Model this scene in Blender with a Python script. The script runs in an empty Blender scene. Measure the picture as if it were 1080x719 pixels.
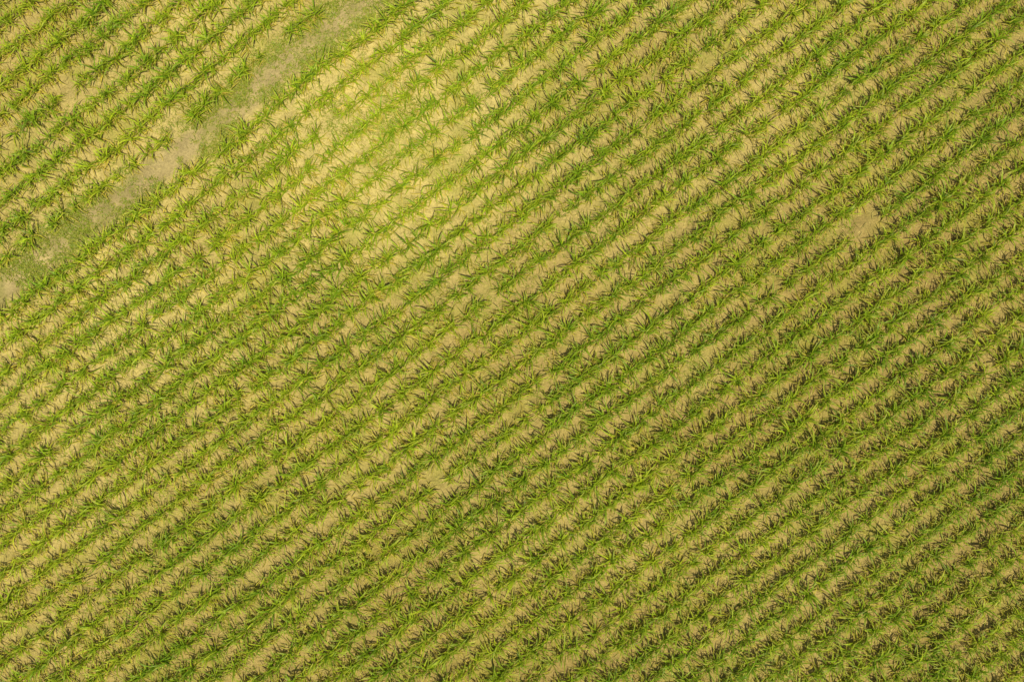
import bpy, math, numpy as np
from mathutils import Vector
rng=np.random.default_rng(7)
PPM=17.7; W,H=1080,719
def p2w(px,py): return ((px-540)/PPM,(359.5-py)/PPM)
CAMH=50.0
ANG=math.radians(36.5); SP=1.40
u=np.array([math.cos(ANG),math.sin(ANG)]); v=np.array([-math.sin(ANG),math.cos(ANG)])
# ---------- noise
def vnoise(x,y,seed,s):
    r=np.random.default_rng(seed); g=r.random((256,256))
    x=x/s+1000; y=y/s+1000
    xi=np.floor(x).astype(int); yi=np.floor(y).astype(int); fx=x-xi; fy=y-yi
    fx=fx*fx*(3-2*fx); fy=fy*fy*(3-2*fy)
    a=g[xi%256,yi%256];b=g[(xi+1)%256,yi%256];c=g[xi%256,(yi+1)%256];d=g[(xi+1)%256,(yi+1)%256]
    return (a*(1-fx)+b*fx)*(1-fy)+(c*(1-fx)+d*fx)*fy
def fbm(x,y,seed,s):
    return (vnoise(x,y,seed,s)+.5*vnoise(x,y,seed+1,s/2.1)+.25*vnoise(x,y,seed+2,s/4.3))/1.75
# track centre line : v coordinate as function of u
tp=[p2w(*p) for p in [(-400,600),(-150,415),(0,303),(60,258),(140,200),(210,143),(270,92),(330,42),(385,2),(520,-105),(800,-320)]]
tu=np.array([p[0]*u[0]+p[1]*u[1] for p in tp]); tv=np.array([p[0]*v[0]+p[1]*v[1] for p in tp])
def track_v(U): return np.interp(U,tu,tv)
def rowbend(U,V0):
    tb=track_v(U)-track_v(0*U)
    return tb*np.exp(-np.maximum(0,(track_v(0*U)-V0))/9.0)*.9
# field tone map, 0 = palest, 1 = darkest: soil patches plus painted-in hotspot and vignette
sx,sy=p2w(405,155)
def soil_glow_tone(x,y):
    hot_glow=np.exp(-(((x-sx)/8.5)**2+((y-sy)/6.8)**2))  # glow of the sun hotspot, painted in as a paler tone
    g=np.clip(((x-y*1.3)/50)+.5,0,1)  # darker to lower right: denser crop and browner soil, plus painted vignette
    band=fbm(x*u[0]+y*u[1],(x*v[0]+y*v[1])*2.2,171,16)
    return np.clip(.26+.52*g+.5*(band-.5)-.5*hot_glow*(.65+.7*fbm(x,y,181,3)),0,1)
def build(name,verts,faces4,mat,cols=None,smooth=True):
    me=bpy.data.meshes.new(name)
    n=len(faces4); me.vertices.add(len(verts)); me.vertices.foreach_set('co',verts.astype(np.float32).ravel())
    me.loops.add(n*4); me.loops.foreach_set('vertex_index',faces4.astype(np.int32).ravel())
    me.polygons.add(n); me.polygons.foreach_set('loop_start',np.arange(0,n*4,4,dtype=np.int32))
    me.update(calc_edges=True)
    if smooth: me.polygons.foreach_set('use_smooth',np.ones(n,dtype=bool))
    if cols is not None:
        a=me.attributes.new('tint','FLOAT_COLOR','POINT')
        c=np.ones((len(verts),4),np.float32); c[:,:3]=cols; a.data.foreach_set('color',c.ravel())
    me.materials.append(mat); ob=bpy.data.objects.new(name,me); bpy.context.scene.collection.objects.link(ob); return ob
# ---------- materials
def leafmat(name,transl=.35,rough=.45,spec=.35):
    m=bpy.data.materials.new(name); m.use_nodes=True; nt=m.node_tree; nt.nodes.clear()
    N=nt.nodes.new; L=nt.links.new
    o=N('ShaderNodeOutputMaterial'); at=N('ShaderNodeAttribute'); at.attribute_name='tint'
    p=N('ShaderNodeBsdfPrincipled'); p.inputs['Roughness'].default_value=rough; p.inputs['Specular IOR Level'].default_value=spec
    t=N('ShaderNodeBsdfTranslucent'); mx=N('ShaderNodeMixShader'); mx.inputs[0].default_value=transl
    tc=N('ShaderNodeTexCoord'); no=N('ShaderNodeTexNoise'); no.inputs['Scale'].default_value=9; no.inputs['Detail'].default_value=0
    L(tc.outputs['Object'],no.inputs['Vector'])
    mr=N('ShaderNodeMapRange'); mr.inputs[1].default_value=.3; mr.inputs[2].default_value=.7; mr.inputs[3].default_value=.8; mr.inputs[4].default_value=1.2
    L(no.outputs[0],mr.inputs[0])
    mu=N('ShaderNodeVectorMath'); mu.operation='SCALE'; L(at.outputs['Color'],mu.inputs[0]); L(mr.outputs[0],mu.inputs['Scale'])
    L(mu.outputs[0],p.inputs['Base Color'])
    if transl>0:
        L(mu.outputs[0],t.inputs['Color']); L(p.outputs[0],mx.inputs[1]); L(t.outputs[0],mx.inputs[2]); L(mx.outputs[0],o.inputs[0])
    else: L(p.outputs[0],o.inputs[0])
    return m
def soilmat():
    m=bpy.data.materials.new('soil'); m.use_nodes=True; nt=m.node_tree; N=nt.nodes.new; L=nt.links.new
    p=nt.nodes['Principled BSDF']; p.inputs['Roughness'].default_value=.95; p.inputs['Specular IOR Level'].default_value=.1
    at=N('ShaderNodeAttribute'); at.attribute_name='tint'; tc=N('ShaderNodeTexCoord')
    def noise(s,d):
        n=N('ShaderNodeTexNoise'); n.inputs['Scale'].default_value=s; n.inputs['Detail'].default_value=d; n.inputs['Roughness'].default_value=.65
        L(tc.outputs['Object'],n.inputs['Vector']); return n
    n1=noise(1.3,4); n2=noise(9,4)
    def mr(n,a,b):
        r=N('ShaderNodeMapRange'); r.inputs[1].default_value=.3;r.inputs[2].default_value=.7;r.inputs[3].default_value=a;r.inputs[4].default_value=b; L(n.outputs[0],r.inputs[0]); return r
    a=mr(n1,.82,1.15); b=mr(n2,.72,1.22)
    m1=N('ShaderNodeMath'); m1.operation='MULTIPLY'; L(a.outputs[0],m1.inputs[0]); L(b.outputs[0],m1.inputs[1])
    s=N('ShaderNodeVectorMath'); s.operation='SCALE'; L(at.outputs['Color'],s.inputs[0]); L(m1.outputs[0],s.inputs['Scale']); L(s.outputs[0],p.inputs['Base Color'])
    bp=N('ShaderNodeBump'); bp.inputs['Strength'].default_value=.8; bp.inputs['Distance'].default_value=.08; L(n2.outputs[0],bp.inputs['Height']); L(bp.outputs[0],p.inputs['Normal'])
    return m
# ---------- ground sheet
inner=np.arange(-60,60.01,.2); ext=np.array([62,66,75,95,140,250,500,1000,2500.])
gx=np.concatenate([-ext[::-1],inner,ext]); n=len(gx)
X,Y=np.meshgrid(gx,gx,indexing='ij'); X=X.ravel();Y=Y.ravel()
def gheight(X,Y):
    U=X*u[0]+Y*u[1]; V=X*v[0]+Y*v[1]
    d=np.abs(V-track_v(U))
    k=np.clip((d-1.0)/.6,0,1); inside=np.clip((70-np.maximum(abs(X),abs(Y)))/8,0,1)
    row=.06*np.cos(2*np.pi*(V-rowbend(U,V))/SP)*k
    rut=-.05*np.exp(-((d-.5)/.18)**2)
    return (row+rut+.10*(fbm(X,Y,11,1.1)-.5)+.25*(fbm(X,Y,31,14)-.5))*inside
Z=gheight(X,Y)
U=X*u[0]+Y*u[1]; V=X*v[0]+Y*v[1]
big=(soil_glow_tone(X,Y)+.5*(fbm(X,Y,51,6)-.5)).clip(0,1)[:,None]; sm=fbm(X,Y,61,1.6)[:,None]
c=np.array([.50,.40,.14])*(1-big)+np.array([.28,.195,.06])*big  # soil colour, with hotspot glow and vignette painted in
grn=np.clip((sm-.50)*3.2,0,1)*.55
c=c*(1-grn)+np.array([.27,.265,.035])*grn
d=np.abs(V-track_v(U)); tk=np.clip((1.05-d)/.45+.6*(fbm(X,Y,66,.8)-.5),0,1)[:,None]
tn=fbm(X,Y,65,2.5)[:,None]; tg=np.clip((fbm(X,Y,67,.9)[:,None]-.5)*3,0,.6)
tcx=np.array([.37,.285,.12])*(.75+.5*tn); tcx=tcx*(1-tg)+np.array([.24,.22,.055])*tg
c=c*(1-tk)+tk*tcx
idx=np.arange(n*n).reshape(n,n)
F=np.stack([idx[:-1,:-1],idx[1:,:-1],idx[1:,1:],idx[:-1,1:]],-1).reshape(-1,4)
build('ground',np.stack([X,Y,Z],1),F,soilmat(),c)
# ---------- leaf strips generator
def strips(base,az,L,e0,e1,w0,col,coltip,curl=None,nseg=5):
    n=len(az); t=np.linspace(0,1,nseg+1)
    e=e0[:,None]+(e1-e0)[:,None]*t[None]**1.2
    ds=L[:,None]/nseg
    em=(e[:,1:]+e[:,:-1])/2
    r=np.concatenate([np.zeros((n,1)),np.cumsum(np.cos(em)*ds,1)],1)
    z=np.concatenate([np.zeros((n,1)),np.cumsum(np.sin(em)*ds,1)],1)
    if curl is None: curl=rng.normal(0,.32,n)
    a=az[:,None]+curl[:,None]*t[None]
    cx=base[:,0:1]+r*np.cos(a); cy=base[:,1:2]+r*np.sin(a); cz=base[:,2:3]+z
    prof=np.interp(t,[0,.15,.4,.7,.9,1],[.5,.85,1,.75,.35,.04])
    w=w0[:,None]*prof[None]*.5
    tw=rng.normal(0,.5,n)[:,None]*t[None]+rng.normal(0,.25,n)[:,None]
    px=-np.sin(a)*np.cos(tw); py=np.cos(a)*np.cos(tw); pz=np.sin(tw)
    A=np.stack([cx+px*w,cy+py*w,cz+pz*w],-1); B=np.stack([cx-px*w,cy-py*w,cz-pz*w],-1)
    Vv=np.stack([A,B],2).reshape(-1,3)
    k=np.arange(n)[:,None]*(2*(nseg+1))+np.arange(nseg)[None]*2
    Fq=np.stack([k,k+1,k+3,k+2],-1).reshape(-1,4)
    tt=np.clip((t-.45)/.55,0,1)[None,:,None]**1.3
    C=col[:,None,:]*(1-tt)+coltip[:,None,:]*tt
    C=np.repeat(C[:,:,None,:],2,2).reshape(-1,3)
    return Vv,Fq,C
def join(parts):
    Vs,Fs,Cs=[],[],[];o=0
    for a,b,c in parts: Vs.append(a);Fs.append(b+o);Cs.append(c);o+=len(a)
    return np.concatenate(Vs),np.concatenate(Fs),np.concatenate(Cs)
# ---------- cane plants
EX,EY=38,29
pts=[]
for k in range(-45,46):
    V0=k*SP
    us=np.arange(-60,60,.34); us=us+rng.normal(0,.11,len(us))
    vs=V0+rowbend(us,V0)+rng.normal(0,.08,len(us))+.16*(vnoise(us,np.full(len(us),k*7.3),77,3)-.5)
    x=us*u[0]+vs*v[0]; y=us*u[1]+vs*v[1]
    ok=(abs(x)<EX)&(abs(y)<EY)&(np.abs(vs-track_v(us))>1.0)
    pts.append(np.stack([x[ok],y[ok]],1))
P=np.concatenate(pts)
hx,hy=p2w(390,190)
thin=np.exp(-(((P[:,0]-hx)/8)**2+((P[:,1]-hy)/6)**2))
dens=fbm(P[:,0],P[:,1],91,2.2)
keep=rng.random(len(P))<np.clip(.985-.08*thin-np.clip((.25-dens)*5,0,.7),0,1)
for (a,b,ra,rb) in [(85,103,20,10),(905,238,34,7),(655,355,24,7),(690,440,12,7),(585,703,20,8),(820,312,26,6),(350,130,18,8),(20,140,20,7),(1025,515,12,7),(1020,85,16,7)]:
    cx,cy=p2w(a,b); dx=P[:,0]-cx; dy=P[:,1]-cy
    q=((dx*u[0]+dy*u[1])/(ra/PPM))**2+((dx*v[0]+dy*v[1])/(rb/PPM*1.3))**2
    keep&=~((q<1)&(rng.random(len(P))<.7))
P=P[keep]; n=len(P); print('plants',n)
glow_tone=soil_glow_tone(P[:,0],P[:,1])
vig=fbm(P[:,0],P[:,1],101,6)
ht=(.86+.20*vig+.08*glow_tone)*rng.normal(1,.19,n).clip(.5,1.5)
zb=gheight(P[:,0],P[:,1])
yel=fbm(P[:,0],P[:,1],121,4)-(glow_tone-.45)*.15
parts=[]
def leaves(m,Lr,e0r,e1r,wr,colA,colB,tipA,hb,jit,yamt,ymean=.45,nseg=5):
    id=np.repeat(np.arange(n),m); k=len(id)
    az=rng.random(k)*2*np.pi
    L=rng.uniform(*Lr,k)*ht[id]
    base=np.stack([P[id,0]+rng.normal(0,jit,k),P[id,1]+rng.normal(0,jit,k),zb[id]+rng.uniform(*hb,k)*ht[id]-.03],1)
    mix=np.clip(rng.normal(ymean,.3,k)+(yel[id]-.5)*yamt,0,1)[:,None]
    col=np.array(colA)*(1-mix)+np.array(colB)*mix
    col=col*(rng.normal(1,.17,k).clip(.6,1.4)*(1.13-.26*glow_tone[id]))[:,None]  # leaf colour follows the map too: painted paler in the hotspot glow
    tm=rng.random(k)[:,None]**1.0
    tip=col*(1-tm)+np.array(tipA)*tm
    parts.append(strips(base,az,L,np.radians(rng.uniform(*e0r,k)),np.radians(rng.uniform(*e1r,k)),rng.uniform(*wr,k)*ht[id]**.5,col,tip,nseg=nseg))
leaves(9,(.58,1.12),(44,80),(-50,5),(.05,.085),(.17,.295,.010),(.38,.45,.016),(.66,.57,.08),(.08,.32),.10,1.3,.5)
leaves(3,(.45,.8),(65,86),(20,65),(.045,.07),(.22,.38,.013),(.37,.47,.018),(.50,.48,.03),(.2,.38),.06,1.0,.5,nseg=4)
leaves(8,(.45,.85),(5,45),(-45,-8),(.045,.07),(.34,.34,.018),(.53,.42,.06),(.59,.45,.12),(.05,.22),.17,1.5,.5,nseg=4)
Vv,Fq,Cc=join(parts)
build('sugarcane_crop',Vv,Fq,leafmat('cane_leaf',.42,.5,.3),Cc)
# ---------- dry litter
k=52000
x=rng.uniform(-EX,EX,k);y=rng.uniform(-EY,EY,k)
U=x*u[0]+y*u[1];V=x*v[0]+y*v[1]; ok=(np.abs(V-track_v(U))>1.0)|(rng.random(k)<.2)
x,y=x[ok],y[ok];k=len(x)
m=rng.random(k)[:,None]; col=np.array([.53,.43,.14])*m+np.array([.24,.20,.05])*(1-m)
a,b,c=strips(np.stack([x,y,gheight(x,y)+.03],1),rng.random(k)*6.28,rng.uniform(.15,.55,k),rng.uniform(.05,.35,k),rng.uniform(-.35,0,k),rng.uniform(.02,.05,k),col,col,nseg=2)
build('dry_leaf_litter',a,b,leafmat('dry_leaf',0,.8,.1),c)
# ---------- weeds
k=26000
x=rng.uniform(-EX,EX,k);y=rng.uniform(-EY,EY,k)
us=rng.uniform(-50,50,15000); dd=rng.normal(0,1,15000); vs=track_v(us)+np.sign(dd)*np.abs(rng.normal(.95,.38,15000))
gx0,gy0=p2w(400,135)
ng=1300; nt_=15000
x=np.concatenate([x,us*u[0]+vs*v[0],rng.normal(gx0,2.6,ng)]);y=np.concatenate([y,us*u[1]+vs*v[1],rng.normal(gy0,1.7,ng)])
for (px,py) in [(252,102),(88,243),(30,285)]:
    wx,wy=p2w(px,py); x=np.concatenate([x,rng.normal(wx,.5,110)]); y=np.concatenate([y,rng.normal(wy,.35,110)])
f=fbm(x,y,141,2.2); i=np.arange(len(x)); thr=np.where(i<k,.48,np.where(i<k+nt_,.42,.36)); thr=np.where(i>=k+nt_+ng,0,thr)
ok=rng.random(len(x))<np.clip((f-thr)*7,0,1)
x,y=x[ok],y[ok]; k=len(x); mm=5; id=np.repeat(np.arange(k),mm); q=len(id)
bx=x[id]+rng.normal(0,.06,q);by=y[id]+rng.normal(0,.06,q)
m=rng.random(q)[:,None]; col=np.array([.20,.28,.02])*m+np.array([.38,.38,.04])*(1-m)
a,b,c=strips(np.stack([bx,by,gheight(bx,by)-.01],1),rng.random(q)*6.28,rng.uniform(.12,.3,q),rng.uniform(.5,1.3,q),rng.uniform(-.6,.3,q),rng.uniform(.02,.045,q),col,col,nseg=3)
build('weeds',a,b,leafmat('weed_leaf',.3),c)
# ---------- light
hx,hy=p2w(400,140)
sd=Vector((-hx,-hy,CAMH)).normalized()
s=bpy.data.lights.new('sun','SUN'); s.energy=4.7; s.angle=math.radians(.5); s.color=(1,.94,.72)
so=bpy.data.objects.new('sun',s); bpy.context.scene.collection.objects.link(so); so.rotation_euler=sd.to_track_quat('Z','Y').to_euler()
w=bpy.data.worlds.new('World'); bpy.context.scene.world=w; w.use_nodes=True; nt=w.node_tree
sk=nt.nodes.new('ShaderNodeTexSky'); sk.sky_type='NISHITA'; sk.sun_disc=False
sk.sun_elevation=math.asin(sd.z); sk.sun_rotation=math.atan2(sd.x,sd.y)
nt.links.new(sk.outputs[0],nt.nodes['Background'].inputs[0]); nt.nodes['Background'].inputs[1].default_value=.09
# ---------- camera
cd=bpy.data.cameras.new('camera'); cam=bpy.data.objects.new('camera',cd); bpy.context.scene.collection.objects.link(cam)
cam.location=(0,0,CAMH); cam.rotation_euler=(0,0,0); cd.sensor_width=36; cd.lens=36*CAMH/(W/PPM); cd.clip_end=6000
sc=bpy.context.scene; sc.camera=cam; sc.view_settings.view_transform='Standard'; sc.view_settings.look='None'; sc.view_settings.exposure=0
